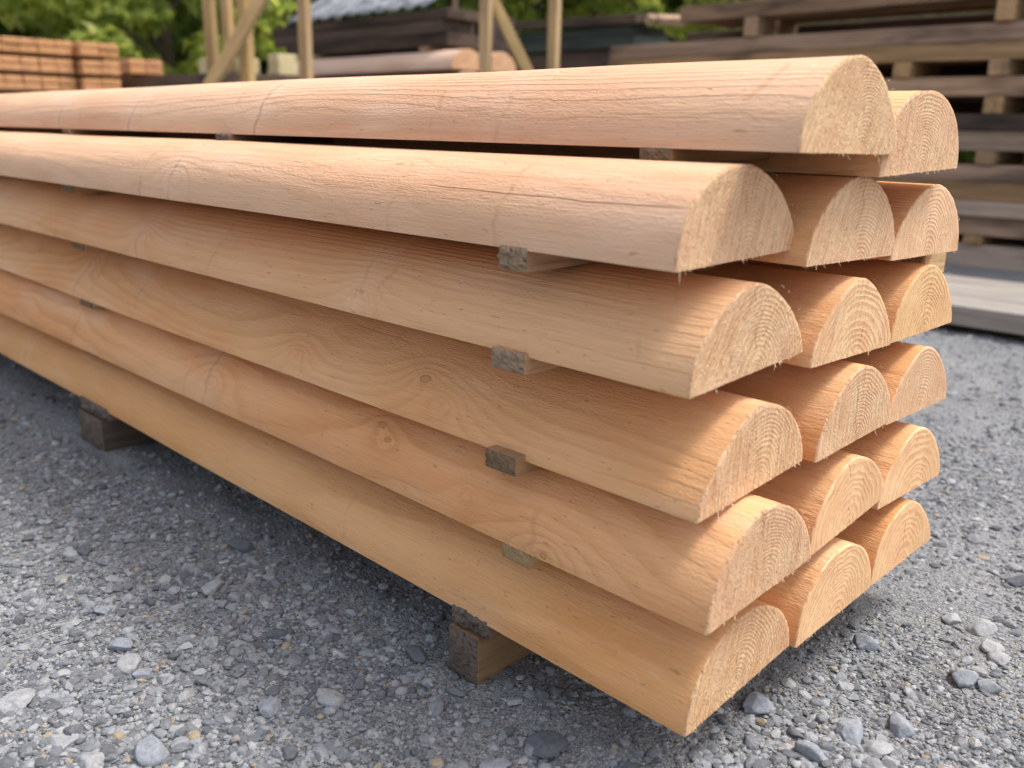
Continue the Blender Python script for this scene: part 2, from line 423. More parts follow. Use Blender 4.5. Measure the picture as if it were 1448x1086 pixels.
for i, (r_, c_, x0, y0, z0, roll, W, H, pl, pr) in enumerate(LOGS):
    me, me2 = make_log_meshes(W, H, LOG_LEN + (i * 37 % 11) * .01, 100 + i, pl=pl, pr=pr)
    sd = dict(pith=(rng.uniform(-.02, .03), rng.uniform(-.02, .01)), spacing=rng.uniform(.0036, .006), figure=.7, relief=.35, contrast=.8, tint=(1.0, .95, .86))
    sd.update(SIDE.get((r_, c_), {}))
    o = link('half_round_log', me, wood_side(3 + i * 1.37, **sd), None, (x0, y0, z0), (roll, 0, 0))
    tag(o, LOG_LABEL[(r_, c_)], 'log', 'half-round logs of the near pile')
    e = link('sawn_end', me2, wood_end(2 + i * 1.91, **END[(r_, c_)]), o)
    rough_ = END[(r_, c_)].get('rough', 1.)
    sf = link("splinter_fringe", splinter_mesh(W, H, i, int(14 + 36 * rough_), int(6 + 14 * rough_)), SPL, o, (.0012, 0, 0)); sf["kind"] = "stuff"

# ------------------------------------------------------------------ rough sawn timber
def timber_mat(name, a, b, dark, scale=1., darkamt=.5, grain=.6, rough=.85, bump=.6, var=1.):
    """weathered timber: tone differs from piece to piece; streaks and stains follow the grain (local X)"""
    k = NT(name); co = k.obj(); x, y, z = k.sep(co); r = k.orand()
    xo = k.add(x, k.mul(r, 57.)); yo = k.add(y, k.mul(r, 23.))
    s1 = k.noise(k.vec(k.mul(xo, 2.2 * scale), k.mul(yo, 42 * scale), k.mul(z, 42 * scale)), 1, 4, .62)
    s2 = k.noise(k.vec(k.mul(xo, 9 * scale), k.mul(yo, 240 * scale), k.mul(z, 240 * scale)), 1, 3, .6)
    st = k.noise(k.vec(k.mul(xo, 1.8 * scale), k.mul(yo, 7 * scale), k.mul(z, 7 * scale)), 1, 3, .6)
    c = k.mix(k.ss(s1, .3, .7), a, b)
    c = k.mix(k.mul(k.ss(st, .48, .68), darkamt), c, dark)
    c = k.mix(k.mul(k.ss(s2, .6, .76), grain), c, dark)
    c = k.hsv(c, k.lin(r, 0, 1, .5 - .008 * var, .5 + .008 * var), k.lin(r, 0, 1, 1 - .15 * var, 1 + .15 * var), k.lin(k.math('FRACT', k.mul(r, 7.7)), 0, 1, 1 - .24 * var, 1 + .2 * var))
    k.principled(c, rough, k.bump(k.add(k.mul(s1, .8), k.mul(s2, .7)), bump, .003), .2)
    return k.m

def box_mesh(sx, sy, sz, seed, bev=.004, wob=.002, axis='x', n=10):
    """timber lying along local X, centred in y, on z=0, starting at x=0 going negative"""
    bm = bmesh.new(); bmesh.ops.create_cube(bm, size=1)
    for v in bm.verts: v.co = Vector(((v.co.x - .5) * sx, v.co.y * sy, (v.co.z + .5) * sz))
    ed = [e for e in bm.edges if abs((e.verts[0].co - e.verts[1].co).x) > sx * .5]
    bmesh.ops.bevel(bm, geom=bm.edges[:], offset=bev, segments=2, profile=.6, affect='EDGES')
    ed = [e for e in bm.edges if abs((e.verts[0].co - e.verts[1].co).x) > sx * .5]
    bmesh.ops.subdivide_edges(bm, edges=ed, cuts=n, use_grid_fill=True)
    g = random.Random(seed); ph = [g.uniform(0, 6) for _ in range(4)]
    for v in bm.verts:
        x = v.co.x
        v.co.y += wob * (math.sin(x * 3.1 + ph[0]) + .6 * math.sin(x * 9.7 + ph[1])) + g.gauss(0, wob * .22)
        v.co.z += wob * .5 * (math.sin(x * 2.7 + ph[2]) + .6 * math.sin(x * 8.3 + ph[3])) + g.gauss(0, wob * .15)
    bmesh.ops.recalc_face_normals(bm, faces=bm.faces[:])
    me = bpy.data.meshes.new('timber'); bm.to_mesh(me); bm.free()
    return me

def timber(name, sx, sy, sz, loc, mat, label, cat, group=None, rotz=0., rot=None, seed=None, bev=.004, wob=.002, parent=None):
    me = box_mesh(sx, sy, sz, seed if seed is not None else rng.randrange(9999), bev, wob)
    o = link(name, me, mat, parent, loc, rot if rot else (0, 0, rotz))
    if label: tag(o, label, cat, group)
    return o

M_SPACER = timber_mat('dry_spacer_wood', (.52, .33, .18), (.40, .23, .11), (.16, .09, .05), 2.2, .35)
M_SPACER_Y = timber_mat('pale_spacer_wood', (.60, .42, .21), (.50, .32, .14), (.25, .15, .06), 2.2, .25)
M_BEARER = timber_mat('old_bearer_wood', (.16, .108, .078), (.10, .070, .05), (.045, .033, .026), 2., .5)
M_BEARER_T = timber_mat('brown_batten_wood', (.30, .19, .11), (.20, .12, .07), (.06, .04, .03), 2., .45)
M_SLEEP = timber_mat('weathered_sleeper_wood', (.43, .285, .18), (.275, .176, .108), (.06, .045, .036), .8, .78)
M_SLEEPG = timber_mat('silvered_sleeper_wood', (.47, .365, .275), (.32, .24, .175), (.10, .08, .065), .8, .55)
M_SLEEPD = timber_mat('tarred_sleeper_wood', (.135, .095, .070), (.07, .049, .037), (.02, .016, .014), .8, .55)
M_STICK = timber_mat('sticker_wood', (.44, .29, .175), (.30, .19, .11), (.10, .07, .045), 1.5, .5)
M_BEAM = timber_mat('silver_beam_wood', (.31, .28, .24), (.215, .185, .155), (.09, .078, .065), .8, .55)
M_RAIL = timber_mat('orange_treated_wood', (.68, .37, .18), (.55, .265, .115), (.24, .10, .045), 1.2, .35, var=.15)
M_POST = timber_mat('treated_post_wood', (.54, .385, .19), (.40, .26, .115), (.17, .12, .05), .9, .4, var=.5)
M_POSTR = timber_mat('reddish_post_wood', (.44, .235, .115), (.34, .17, .08), (.15, .08, .04), .9, .35)
M_PALE = timber_mat('pale_green_post_wood', (.72, .62, .40), (.58, .47, .25), (.22, .19, .08), 1.2, .3, var=.4)
M_DARKP = timber_mat('dark_green_plank', (.10, .11, .09), (.065, .075, .062), (.02, .024, .022), .8, .45)

def end_mat(name, a, b, dark):
    k = NT(name); co = k.obj(); x, y, z = k.sep(co); r = k.orand()
    p = k.vec(k.mul(r, 31.), y, z)
    n1 = k.noise(k.vec(k.mul(r, 31.), k.mul(y, 90), k.mul(k.add(z, k.mul(y, .35)), 330)), 1, 4, .65); n2 = k.noise(k.vec(k.mul(r, 31.), k.mul(k.add(y, k.mul(z, .6)), 330), k.mul(z, 110)), 1, 3, .65)
    c = k.mix(k.ss(n1, .35, .65), a, b); c = k.mix(k.ss(n2, .55, .7), c, dark)
    k.principled(c, .9, k.bump(k.add(n1, n2), .9, .003), .15)
    return k.m
M_SPEND = end_mat('weathered_spacer_end', (.42, .305, .205), (.28, .185, .115), (.13, .085, .055))
M_SPENDB = end_mat('brown_spacer_end', (.28, .18, .11), (.19, .118, .07), (.09, .056, .034))
M_SPENDY = end_mat('yellow_spacer_end', (.46, .31, .165), (.37, .235, .115), (.24, .14, .06))
M_BEND = end_mat('bearer_end', (.20, .15, .12), (.12, .09, .075), (.04, .03, .026))

def cross_timber(name, x0, x1, yf, yb, zb, zt, mat, emat, label, cat, group, rough_end=.0015, tilt=0.):
    """a timber running along Y (local X), its weathered end at yf facing the viewer's side"""
    w = x1 - x0; L = yb - yf; h = zt - zb
    me = box_mesh(L, w, h, int(abs(x0) * 9000 + zb * 7000) + 5, .0025, .0006, n=8)
    o = link(name, me, mat, None, ((x0 + x1) / 2, yf, zb), (0, tilt, R(-90)))
    tag(o, label, cat, group)
    g = np.random.default_rng(int(abs(zb) * 9999) + 3)
    n, m = 14, 8; V = []; F = []
    for i in range(m):
        for j in range(n):
            yy = (j / (n - 1) - .5) * (w - .001); zz = .0005 + (h - .001) * i / (m - 1)
            e = (i in (0, m - 1)) or (j in (0, n - 1))
            V.append((.0 if e else .0012 + abs(g.normal(0, rough_end)), yy + (0 if e else g.normal(0, .0006)), zz))
    for i in range(m - 1):
        for j in range(n - 1):
            a = i * n + j; F.append((a, a + 1, a + n + 1, a + n))
    link('cut_end', mesh_np('cut_end', np.array(V), np.array(F), True), emat, o, (.0003, 0, 0))
    return o

GS = 'spacers between the rows of the near pile'
YB = .53
cross_timber('wooden_spacer', -.148, -.111, -.006, .32, .5962, .6085, M_SPACER, M_SPENDB, 'thin pale spacer under the near end of the uppermost log', 'spacer', GS)  # darker brown end colour stands in for shade on this light spacer
cross_timber('wooden_spacer', -.241, -.202, -.104, .50, .4888, .5135, M_SPACER, M_SPEND, 'spacer with broken silver-grey end below the front log of the second row', 'spacer', GS, .004)
cross_timber('wooden_spacer', -.2535, -.206, -.1005, .50, .3835, .4062, M_SPACER, M_SPEND, 'square-cut grey spacer end below the front log of the third row', 'spacer', GS, .0022)
cross_timber('wooden_spacer', -.262, -.216, -.0995, .50, .2700, .2920, M_SPACER, M_SPENDB, 'dark brown spacer end below the front log of the fourth row', 'spacer', GS, .0022)
cross_timber('wooden_spacer', -.240, -.1955, -.094, .50, .1680, .1915, M_SPACER_Y, M_SPENDY, 'yellowish spacer end between the two lowest front logs, near the bearer', 'spacer', GS)
cross_timber('wooden_spacer', -.983, -.943, -.012, YB - .1, .5955, .6085, M_SPACER, M_BEND, 'small dark-ended spacer in the slit below the uppermost log', 'spacer', GS)
cross_timber('wooden_spacer', -1.668, -1.636, -.002, YB - .1, .5955, .6085, M_SPACER, M_SPENDB, 'spacer at far left in the slit below the uppermost log', 'spacer', GS)
far_l = ['far spacer below the second row from top, left part of the pile', 'far spacer below the third row from top, left part of the pile', 'far spacer below the fourth row from top, left part of the pile', 'far spacer just above the lowest row, left part of the pile']
for (xa, zt, lb) in zip((-1.46, -1.44, -1.43, -1.44), (.5130, .4055, .2915, .1915), far_l):
    cross_timber('wooden_spacer', xa - .032, xa + .032, -.078, .50, zt - .022, zt, M_SPACER, M_SPENDB, lb, 'spacer', GS)
for (xa, za, zb_, y1) in ((-.055, .4460, .4866, .5450), (-.055, .3715, .3886, .5213)):
    cross_timber('packing_offcut', xa - .02, xa + .0175, .472 if za > .4 else .33, y1, za, zb_, M_SPACER_Y, M_SPENDY,
                 'pale packing offcut sticking out right below the rear log of the %s row' % ('second' if za > .4 else 'third'), 'offcut', 'packing offcuts at the right of the near pile')
GB = 'bearers under the near pile'
GBT = 'battens lying on the bearers'
for (x0, x1, lb) in ((-.322, -.2716, 'stubby dark square bearer on the gravel under the near end of the pile'),
                     (-1.48, -1.36, 'dark bearer block on the gravel under the far left of the pile'),
                     (-2.9, -2.8, 'bearer under the hidden far part of the pile'), (-4.2, -4.1, 'bearer under the hidden tail of the pile')):
    if x0 < -2.5: continue
    cross_timber('bearer', x0, x1, -.1, .52, -.012, .0515, M_BEARER_T if x0 > -1 else M_SLEEPD, M_BEND, lb, 'bearer', GB, .003)  # far bearer takes a darker wood to paint in the shade it sits in
    cross_timber('batten', x0 - .004, x1 + .012, -.092, .52, .0525, .0785, M_BEARER_T, M_BEND,
                 'rounded brown batten lying on the %s bearer, below the lowest logs' % ('near' if x0 > -1 else 'far left'), 'batten', GBT, .004)
for x0 in (-2.9, -4.2):
    cross_timber('bearer', x0, x0 + .1, -.1, .52, -.012, .0785, M_BEARER, M_BEND, 'dark bearer under the part of the pile running out of view at left', 'bearer', GB, .003)

# ------------------------------------------------------------------ stack of weathered sleepers, right
YS = 4.17
GSL = 'weathered sleepers stacked on the right'
SL = [  # z0, z1, left x, material, label
 (1.278, 1.37, -3.04, M_SLEEP, 'dark weathered sleeper cut by the top edge of the view, topmost on the right stack'),
 (1.084, 1.168, -3.60, M_SLEEP, 'long brown weathered sleeper reaching farthest left on the right stack'),
 (.998, 1.081, -3.60, M_SLEEP, 'long weathered sleeper directly under the one reaching farthest left'),
 (.826, .918, -3.20, M_SLEEP, 'weathered sleeper alone between two rows of sticker blocks, beside the uppermost log end'),
 (.668, .742, -3.15, M_SLEEPD, 'blackish thin sleeper lying on a tan one on the right stack'),
 (.568, .664, -3.25, M_SLEEPG, 'tan sleeper with dark nail marks under the blackish one'),
 (.418, .500, -3.10, M_SLEEP, 'dark grey sleeper just below the green gap of the right stack'),
 (.322, .415, -3.20, M_SLEEP, 'dark grey sleeper second below the green gap of the right stack'),
 (.246, .319, -3.15, M_SLEEPG, 'lighter grey sleeper third below the green gap of the right stack'),
 (.150, .243, -3.22, M_SLEEP, 'grey-brown sleeper above the lowest gap of the right stack'),
 (-.012, .104, -3.3, M_SLEEPG, 'lowest light grey sleeper resting on the gravel at the foot of the right stack'),
]
for j, (za, zb_, xl, mt, lb) in enumerate(SL):
    xr = .55 + (j * 7 % 5) * .06
    timber('sleeper', xr - xl, .215, zb_ - za, (xr, YS + .1075 + (j * 3 % 4) * .009, za), mt, lb, 'sleeper', GSL, bev=.008, wob=.0032)
    timber('sleeper', xr - xl - .1, .215, zb_ - za - .002, (xr - .04, YS + .36, za), mt,
           'sleeper in the back row of the right stack, mostly hidden behind the front row', 'sleeper', 'back row of the right sleeper stack', bev=.006, wob=.0016)
timber('sleeper', 3.5, .20, .088, (.4, YS + .585, 1.178), M_SLEEPD, 'blackish timber glimpsed in the gap below the topmost sleeper of the right stack', 'sleeper', bev=.008, wob=.003)
for xx in (-2.9, -1.0, .2):
    timber('timber_prop', .12, .18, 1.19, (xx, YS + .585, -.012), M_SLEEPD, 'upright prop hidden between the right sleepers and the baulks behind', 'prop', 'props behind the right sleeper stack')
for j, (za, zb_) in enumerate(((-.01, .24), (.25, .48), (.60, .83), (.84, 1.06), (1.07, 1.30))):
    timber('timber_baulk', 3.9, .25, zb_ - za, (.5 - j % 3 * .07, YS + .83, za), M_SLEEPD, 'dark baulk in the stack standing behind the right sleepers, seen only through gaps', 'baulk', 'dark baulks behind the right sleepers', bev=.01, wob=.003)
for xx in (-2.6, -1.0, .2):
    timber('baulk_sticker', .1, .25, .119, (xx, YS + .83, .4805), M_STICK, 'sticker in the baulk stack behind the right sleepers', 'block', 'stickers of the baulk stack')
GST = 'sticker blocks in the right sleeper stack'
ST = [(1.170, 1.276, -2.54), (1.170, 1.276, -1.175), (.920, .996, -1.635), (.920, .996, -1.170), (.744, .824, -1.165), (.744, .824, -2.3), (.502, .566, -1.165), (.502, .566, -2.4), (.106, .148, -1.166), (.106, .148, -2.4), (.920, .996, -2.9), (1.170, 1.276, .1), (.920, .996, .1), (.744, .824, .1), (.502, .566, .1), (.106, .148, .1)]
names = {(1.170, -2.54): 'tan sticker block under the topmost sleeper, left of the uppermost log end',
 (1.170, -1.175): 'tan sticker block at the top right corner under the topmost sleeper',
 (.920, -1.635): 'square sticker block with dark centre, left of its pair above the lone sleeper',
 (.920, -1.170): 'square sticker block with dark centre, right of its pair above the lone sleeper',
 (.744, -1.165): 'tan sticker block between the lone sleeper and the blackish thin sleeper',
 (.502, -1.165): 'tan sticker block in the green gap under the tan sleeper',
 (.106, -1.166): 'mossy sticker block in the lowest gap of the right stack'}
for (za, zb_, xc) in ST:
    me = box_mesh(.47, .088, zb_ - za, int(za * 999) + int(xc * 77), .004, .001)
    o = link('sticker_block', me, M_STICK, None, (xc, YS - .004, za), (0, 0, R(-90)))
    tag(o, names.get((za, xc), 'sticker block in the right stack hidden by the near logs or out of view'), 'block', GST)

# two silvered beams on the gravel
GBE = 'silver beams lying on the gravel at the right'
timber('beam', 3.4, .385, .068, (1.7, 2.45 + .1925, .0125), M_BEAM, 'wide silver-white beam lying nearest on the gravel, right of the pile', 'beam', GBE, bev=.006, wob=.001)
timber('beam', 3.4, .34, .066, (1.75, 2.862 + .18, .0085), M_BEAM, 'greyer beam lying close behind the silver-white one on the gravel', 'beam', GBE, bev=.006, wob=.001)
for xx in (-1.25, .2, 1.3):
    cross_timber('beam_bearer', xx - .04, xx + .04, 2.5, 3.18, -.014, .0115, M_BEARER, M_BEND, 'thin bearer lying under the two silver beams', 'bearer', 'thin bearers under the silver beams')

# ------------------------------------------------------------------ timber rack of posts and braces
rack = empty('timber_rack', (-4.2, 2.6, 0))
tag(rack, 'open rack of square treated posts with slanting braces behind the pile', 'rack')
def post(x, y, w, mat, h=2.35, name='post', rz=0.):
    me = box_mesh(h, w, w, int(x * 991 + y * 37), .003, .0012)
    o = link(name, me, mat, rack); o.location = (x - rack.location.x + w / 2, y - rack.location.y, h - .03)
    # local -X runs down
    o.rotation_euler = Matrix(((0, 0, -1), (0, 1, 0), (1, 0, 0))).to_euler()
    o.rotation_euler.rotate_axis('X', rz)
    return o
def strut(p, q, w, mat, name='brace', over=0.):
    p = Vector(p); q = Vector(q); d = (q - p); L = d.length + over; d.normalize()
    X = d; Y = X.cross(Vector((.7, .7, 0))).normalized() if name == 'brace' else Vector((0, 0, 1)).cross(X).normalized()
    Z = X.cross(Y)
    me = box_mesh(L, w, w, int(L * 999), .003, .001)
    o = link(name, me, mat, rack)
    o.matrix_basis = Matrix.Translation(p + d * L - rack.location) @ Matrix((X, Y, Z)).transposed().to_4x4()
    return o
post(-4.739, 1.975, .056, M_POST, rz=.5); post(-5.452, 2.469, .058, M_POST, rz=.3); post(-4.407, 2.004, .060, M_POST, rz=.35)
post(-4.449, 2.413, .058, M_POST, rz=.35); post(-3.616, 3.09, .060, M_POST, rz=.4); post(-3.481, 3.524, .058, M_POST, rz=.2)
strut((-4.40, 1.78, .80), (-4.24, 2.045, 1.278), .062, M_POST, over=.45)
strut((-3.36, 3.27, .89), (-3.617, 3.183, 1.347), .062, M_POST, over=.6)
for (p, q) in (((-4.80, 1.95, 2.27), (-4.40, 2.45, 2.27)), ((-4.45, 2.36, 2.35), (-3.42, 3.58, 2.35)), ((-5.5, 2.47, 2.27), (-4.40, 2.40, 2.27))):
    strut(p, q, .07, M_POST, 'top_rail')

# pale square posts lying by the rack, ends to the viewer
GP = 'pale square post offcuts lying behind the rack'
ps = [(-5.46, 2.36, .94, .105, 'pale square post end just left of the slanting brace'), (-5.30, 2.53, .94, .112, 'pale square post end between the slanting brace and a rack post'), (-5.10, 2.69, .945, .135, 'biggest pale square post end, dark knot on it, right of the brace')]
for (x, y, z, w, lb) in ps:
    timber('post_offcut', .13, w * 1.1, w, (x, y, z), M_PALE, lb, 'post', GP, bev=.008, wob=.001)
timber('ledge_beam', 1.9, .75, .09, (-5.02, 2.55, .848), M_SLEEPD, 'dark plank ledge carrying the pale square posts', 'plank')
for xx in (-5.2, -6.6):
    timber('trestle_block', .3, .6, .848, (xx, 2.55, 0), M_SLEEPD, 'dark timber block holding up the plank ledge', 'block', 'blocks under the plank ledge')

# ------------------------------------------------------------------ tarred sleepers over pale half-round logs, centre back
GD = 'tarred sleepers stacked behind the rack'
lbs = ['lowest front tarred sleeper in the dark stack behind the rack', 'middle front tarred sleeper in the dark stack behind the rack', 'top front tarred sleeper under the corrugated sheet']
for j, (za, zb_) in enumerate(((1.160, 1.243), (1.246, 1.328), (1.331, 1.395))):
    for r2 in (0, 1):
        xr = -4.43 + (0.02, -.03, .03)[j] - r2 * .03
        timber('tarred_sleeper', 2.0 + .1 * j, .16, zb_ - za, (xr, 3.479 + .08 + r2 * .165, za), M_SLEEPD,
               lbs[j] if r2 == 0 else lbs[j].replace('front', 'rear'), 'sleeper', GD, bev=.008, wob=.003)
GH = 'pale half-round logs under the tarred sleepers'
w_far = wood_side(77., pith=(.03, .0), spacing=.006, figure=.6, relief=.4, tint=(.92, 1.1, 1.55)); e_far = wood_end(78., tint=(1., .93, .9))
protoL = None
for rr, zb_ in enumerate((1.002, .862, .722)):
    for cc in range(2):
        if protoL is None:
            me, me2 = make_log_meshes(.29, .128, 2.25, 900, 32, 24)
            lg = link('half_round_log', me, w_far, None); en = link('sawn_end', me2, e_far, lg); protoL = (lg, en)
        else:
            lg = protoL[0].copy(); COL.objects.link(lg); en = protoL[1].copy(); COL.objects.link(en); en.parent = lg
        lg.location = (-4.22 + (rr * 5 + cc * 3) % 4 * .02 - .05 * cc, 3.50 + cc * .295, zb_)
        tag(lg, '%s pale half-round log in the %s row below the tarred sleepers' % (('front', 'rear')[cc], ('upper', 'middle', 'bottom')[rr]), 'log', GH)
for xx in (-4.7, -6.0):
    timber('crib_block', .14, .6, .708, (xx, 3.74, 0), M_BEARER, 'tall timber block holding the pale half-round logs off the ground', 'block', 'blocks under the far half-round logs')
    for zz, tt in ((1.132, .027), (.992, .009), (.852, .009), (.710, .011)):
        timber('sticker_block', .08, .56, tt, (xx + .1, 3.74, zz), M_STICK, 'thin sticker between rows of the far half-round logs', 'block', 'stickers in the far half-round log stack')
# corrugated sheet leaning over the dark stack
def corrugated():
    nx, ny = 240, 6; V = []; F = []
    for i in range(nx):
        for j in range(ny):
            x = -i / (nx - 1) * 1.75
            V.append((x, j / (ny - 1) * .5, abs(math.sin(x / .17 * math.pi)) ** 6 * .018))
    for i in range(nx - 1):
        for j in range(ny - 1):
            a = i * ny + j; F.append((a, a + 1, a + ny + 1, a + ny))
    me = mesh_np('corrugated_sheet', V, F, True)
    k = NT('galvanised_sheet'); co = k.obj(); n = k.noise(co, 6, 4, .6)
    b = k.principled(k.mix(k.ss(n, .35, .65), (.13, .135, .14), (.36, .368, .38)), .45, None, .5); b.inputs['Metallic'].default_value = .35
    o = link('corrugated_sheet', me, k.m, None, (-4.60, 3.46, 1.412), (R(33), 0, 0))
    m = o.modifiers.new('thick', 'SOLIDIFY'); m.thickness = .002
    return tag(o, 'galvanised corrugated sheet sloping up from the dark sleeper stack', 'metal sheet')
corrugated()
timber('roof_prop', .06, .06, .262, (-4.75, 3.86, 1.396), M_BEARER, 'prop under the back edge of the corrugated sheet', 'prop', 'props under the corrugated sheet', bev=.003)
timber('roof_prop', .06, .06, .262, (-6.2, 3.86, 1.396), M_BEARER, 'prop under the back edge of the corrugated sheet', 'prop', 'props under the corrugated sheet', bev=.003)
timber('tarred_sleeper', 1.9, .27, .235, (-4.46, 4.035, 1.160), M_SLEEPD, 'thick tarred timber at the back of the dark stack under the corrugated sheet', 'sleeper', bev=.008, wob=.003)
timber('crib_block', 1.7, .12, 1.158, (-4.6, 4.10, 0), M_BEARER, 'timber wall block behind the far half-round logs', 'block')

# ------------------------------------------------------------------ dark green plank stack with lid
GK = 'dark planks stacked behind the rack'
yd = 5.727
for j, (za, zb_, xl, xr, lb) in enumerate(((1.425, 1.505, -6.15, -4.62, 'upper dark greenish plank under the black lid'), (1.325, 1.42, -6.25, -4.58, 'lower dark greenish plank above the black recess'))):
    timber('dark_plank', xr - xl, .5, zb_ - za, (xr, yd + .25, za), M_DARKP, lb, 'plank', GK, bev=.006, wob=.002)
timber('black_slab', 1.62, .62, .075, (-4.53, yd + .26, 1.525), M_SLEEPD, 'black lid slab on top of the dark greenish planks', 'slab', rot=(R(5), R(1.2), 0), bev=.008)
timber('lid_end', .06, .5, .07, (-4.44, yd + .26, 1.50), M_SLEEP, 'pale weathered end board at the right end of the black lid', 'board', bev=.01, rot=(R(5), R(35), 0))
timber('dark_gap_block', 1.5, .46, 1.322, (-4.66, yd + .28, 0), M_SLEEPD, 'solid black block standing in for the shaded gap below the dark greenish planks', 'bin', bev=.01)  # solid dark block added for the black shaded gap; it also carries the planks

# ------------------------------------------------------------------ orange treated rails, left
def rails(x0, y0, ny, w, h, layers, top, L, label, group, jit):
    proto = None
    z = top
    for q in range(layers):
        z -= h
        for j in range(ny):
            if proto is None:
                me = box_mesh(L, w - .001, h - .003, 41, .010, .0012, n=6); me.materials.append(M_RAIL)
                proto = o = bpy.data.objects.new('treated_rail', me)
            else: o = proto.copy()
            COL.objects.link(o)
            o.location = (x0 + rng.uniform(-jit, jit), y0 + (j + .5) * w + rng.uniform(-.003, .003), z)
            tag(o, label, 'rail', group)
        if q % 2 == 1:
            z -= .022
            for xx in (x0 - .25, x0 - L + .3):
                s = timber('rail_sticker', .05, ny * w, .022, (xx, y0 + ny * w / 2, z), M_STICK, 'thin sticker between the double layers of orange rails', 'sticker', 'stickers between the orange rails', bev=.002, wob=.0003)
    for xx in (x0 - .3, x0 - L + .5):
        timber('trestle_block', .2, ny * w, z - .0, (xx, y0 + ny * w / 2, 0), M_BEARER, 'timber block carrying a stack of orange rails', 'block', 'blocks under the orange rails')
rails(-6.197, .84, 8, .110, .047, 6, 1.142, 1.8, 'orange treated rail in the wide front bundle at the far left', 'orange rails of the wide bundle', .004)
rails(-6.13, 1.745, 2, .128, .047, 6, 1.142, 1.8, 'orange treated rail in the narrow two-wide bundle beside the wide one', 'orange rails of the narrow bundle', .006)
rails(-7.0, 2.44, 2, .135, .058, 4, 1.112, 1.6, 'orange treated rail in the low bundle set back beside the trees', 'orange rails of the low bundle', .006)
timber('ledge_beam', .5, 1.2, .12, (-6.6, 3.3, .86), M_SLEEPD, 'grey timber lying behind the low bundle of orange rails', 'plank')
timber('trestle_block', .3, .9, .86, (-6.7, 3.3, 0), M_BEARER, 'block under the grey timber behind the orange rails', 'block')

# ------------------------------------------------------------------ ground
def ground():
    def axis(lo, hi, step, far):
        a = list(np.arange(lo, hi, step)); s = step; p = a[-1]; up = []
        while p < far: s *= 1.35; p += s; up.append(p)
        s = step; p = a[0]; dn = []
        while p > -far: s *= 1.35; p -= s; dn.append(p)
        return np.array(dn[::-1] + a + up)
    xs = axis(-2.6, 1.2, .0085, 150); ys = axis(-1.0, 1.9, .0085, 150)
    X, Y = np.meshgrid(xs, ys, indexing='ij')
    Z = ground_h(X, Y)
    Z += (vnoise(X * .13, Y * .13, 9) - .5) * np.clip((np.hypot(X, Y) - 8) / 40, 0, 1) * 1.2
    nx, ny = X.shape
    i, j = np.meshgrid(np.arange(nx - 1), np.arange(ny - 1), indexing='ij'); a = (i * ny + j).ravel()
    F = np.stack([a, a + ny, a + ny + 1, a + 1], -1)
    me = mesh_np('ground', np.stack([X, Y, Z], -1).reshape(-1, 3), F, True)
    k = NT('packed_grey_gravel'); co = k.obj()
    big = k.noise(co, 1.4, 4, .6); med = k.noise(co, 9, 4, .6); fin = k.noise(co, 260, 3, .7)
    v1 = k.voro(co, 210.); v2 = k.voro(co, 95.); v3 = k.voro(k.n('ShaderNodeTexCoord').outputs['Object'], 480.)
    r1 = k.sep(v1['Color'])[0]; r2 = k.sep(v2['Color'])[0]; r3 = k.sep(v3['Color'])[0]
    dust = k.mix(k.ss(med, .35, .65), (.20, .207, .217), (.285, .288, .29))
    c1 = k.ramp(r1, [(0, (.11, .116, .128)), (.45, (.25, .26, .275)), (.8, (.37, .375, .38)), (.93, (.42, .36, .26)), (1, (.52, .51, .49))])
    c2 = k.ramp(r2, [(0, (.15, .16, .175)), (.6, (.29, .30, .32)), (1, (.45, .45, .45))])
    c3 = k.ramp(r3, [(0, (.11, .115, .12)), (.6, (.30, .30, .30)), (1, (.52, .49, .44))])
    c = k.mix(.55, dust, c3)
    c = k.mix(k.mul(k.ss(v1['Distance'], .55, .35), k.ss(r2, .35, .5)), c, c1)
    c = k.mix(k.mul(k.ss(v2['Distance'], .42, .3), k.ss(r2, .62, .7)), c, c2)
    c = k.hsv(c, .5, 1., k.lin(big, .3, .7, .82, 1.15))
    gr = k.ss(k.math('LENGTH', None) if False else k.noise(co, .35, 3, .6), .62, .75)
    h = k.add(k.mul(k.ss(v1['Distance'], .6, .1), k.ss(r2, .35, .5)), k.mul(k.mul(k.ss(v2['Distance'], .5, .1), k.ss(r2, .62, .7)), 1.8))
    h = k.add(h, k.add(k.mul(fin, .9), k.mul(k.ss(v3['Distance'], .6, .1), .5)))
    k.principled(c, .92, k.bump(h, 1., .0028), .15)
    o = link('ground', me, k.m); tag(o, kind='structure')
ground()

def rock_mat(name, lo, hi, warm=.08):
    k = NT(name); co = k.obj(); r = k.irand()
    f = k.math('FRACT', k.mul(r, 13.7))
    c = k.mix(r, lo, hi)
    c = k.mix(k.ss(f, 1 - warm, 1 - warm * .6), c, (.33, .27, .19))
    c = k.mix(k.mul(k.ss(k.math('FRACT', k.mul(r, 5.3)), .88, .92), .7), c, (.40, .395, .385))
    n = k.noise(co, 140, 4, .65); n2 = k.noise(co, 420, 3, .7)
    c = k.hsv(c, .5, 1., k.add(k.lin(n, .3, .7, .78, 1.2), k.lin(n2, .35, .7, -.1, .14)))
    k.principled(c, .88, k.bump(k.add(n, k.mul(n2, .6)), .7, .0016), .2)
    return k.m
M_PEB = rock_mat('crushed_gravel', (.116, .121, .130), (.31, .318, .33), .03)
M_ROCK = rock_mat('grey_stone', (.20, .215, .245), (.27, .285, .31), 0.0)
M_ROCKL = rock_mat('light_stone', (.26, .265, .27), (.32, .322, .325), 0.0)
M_ROCKD = rock_mat('dark_stone', (.09, .095, .105), (.12, .126, .14), 0.0)

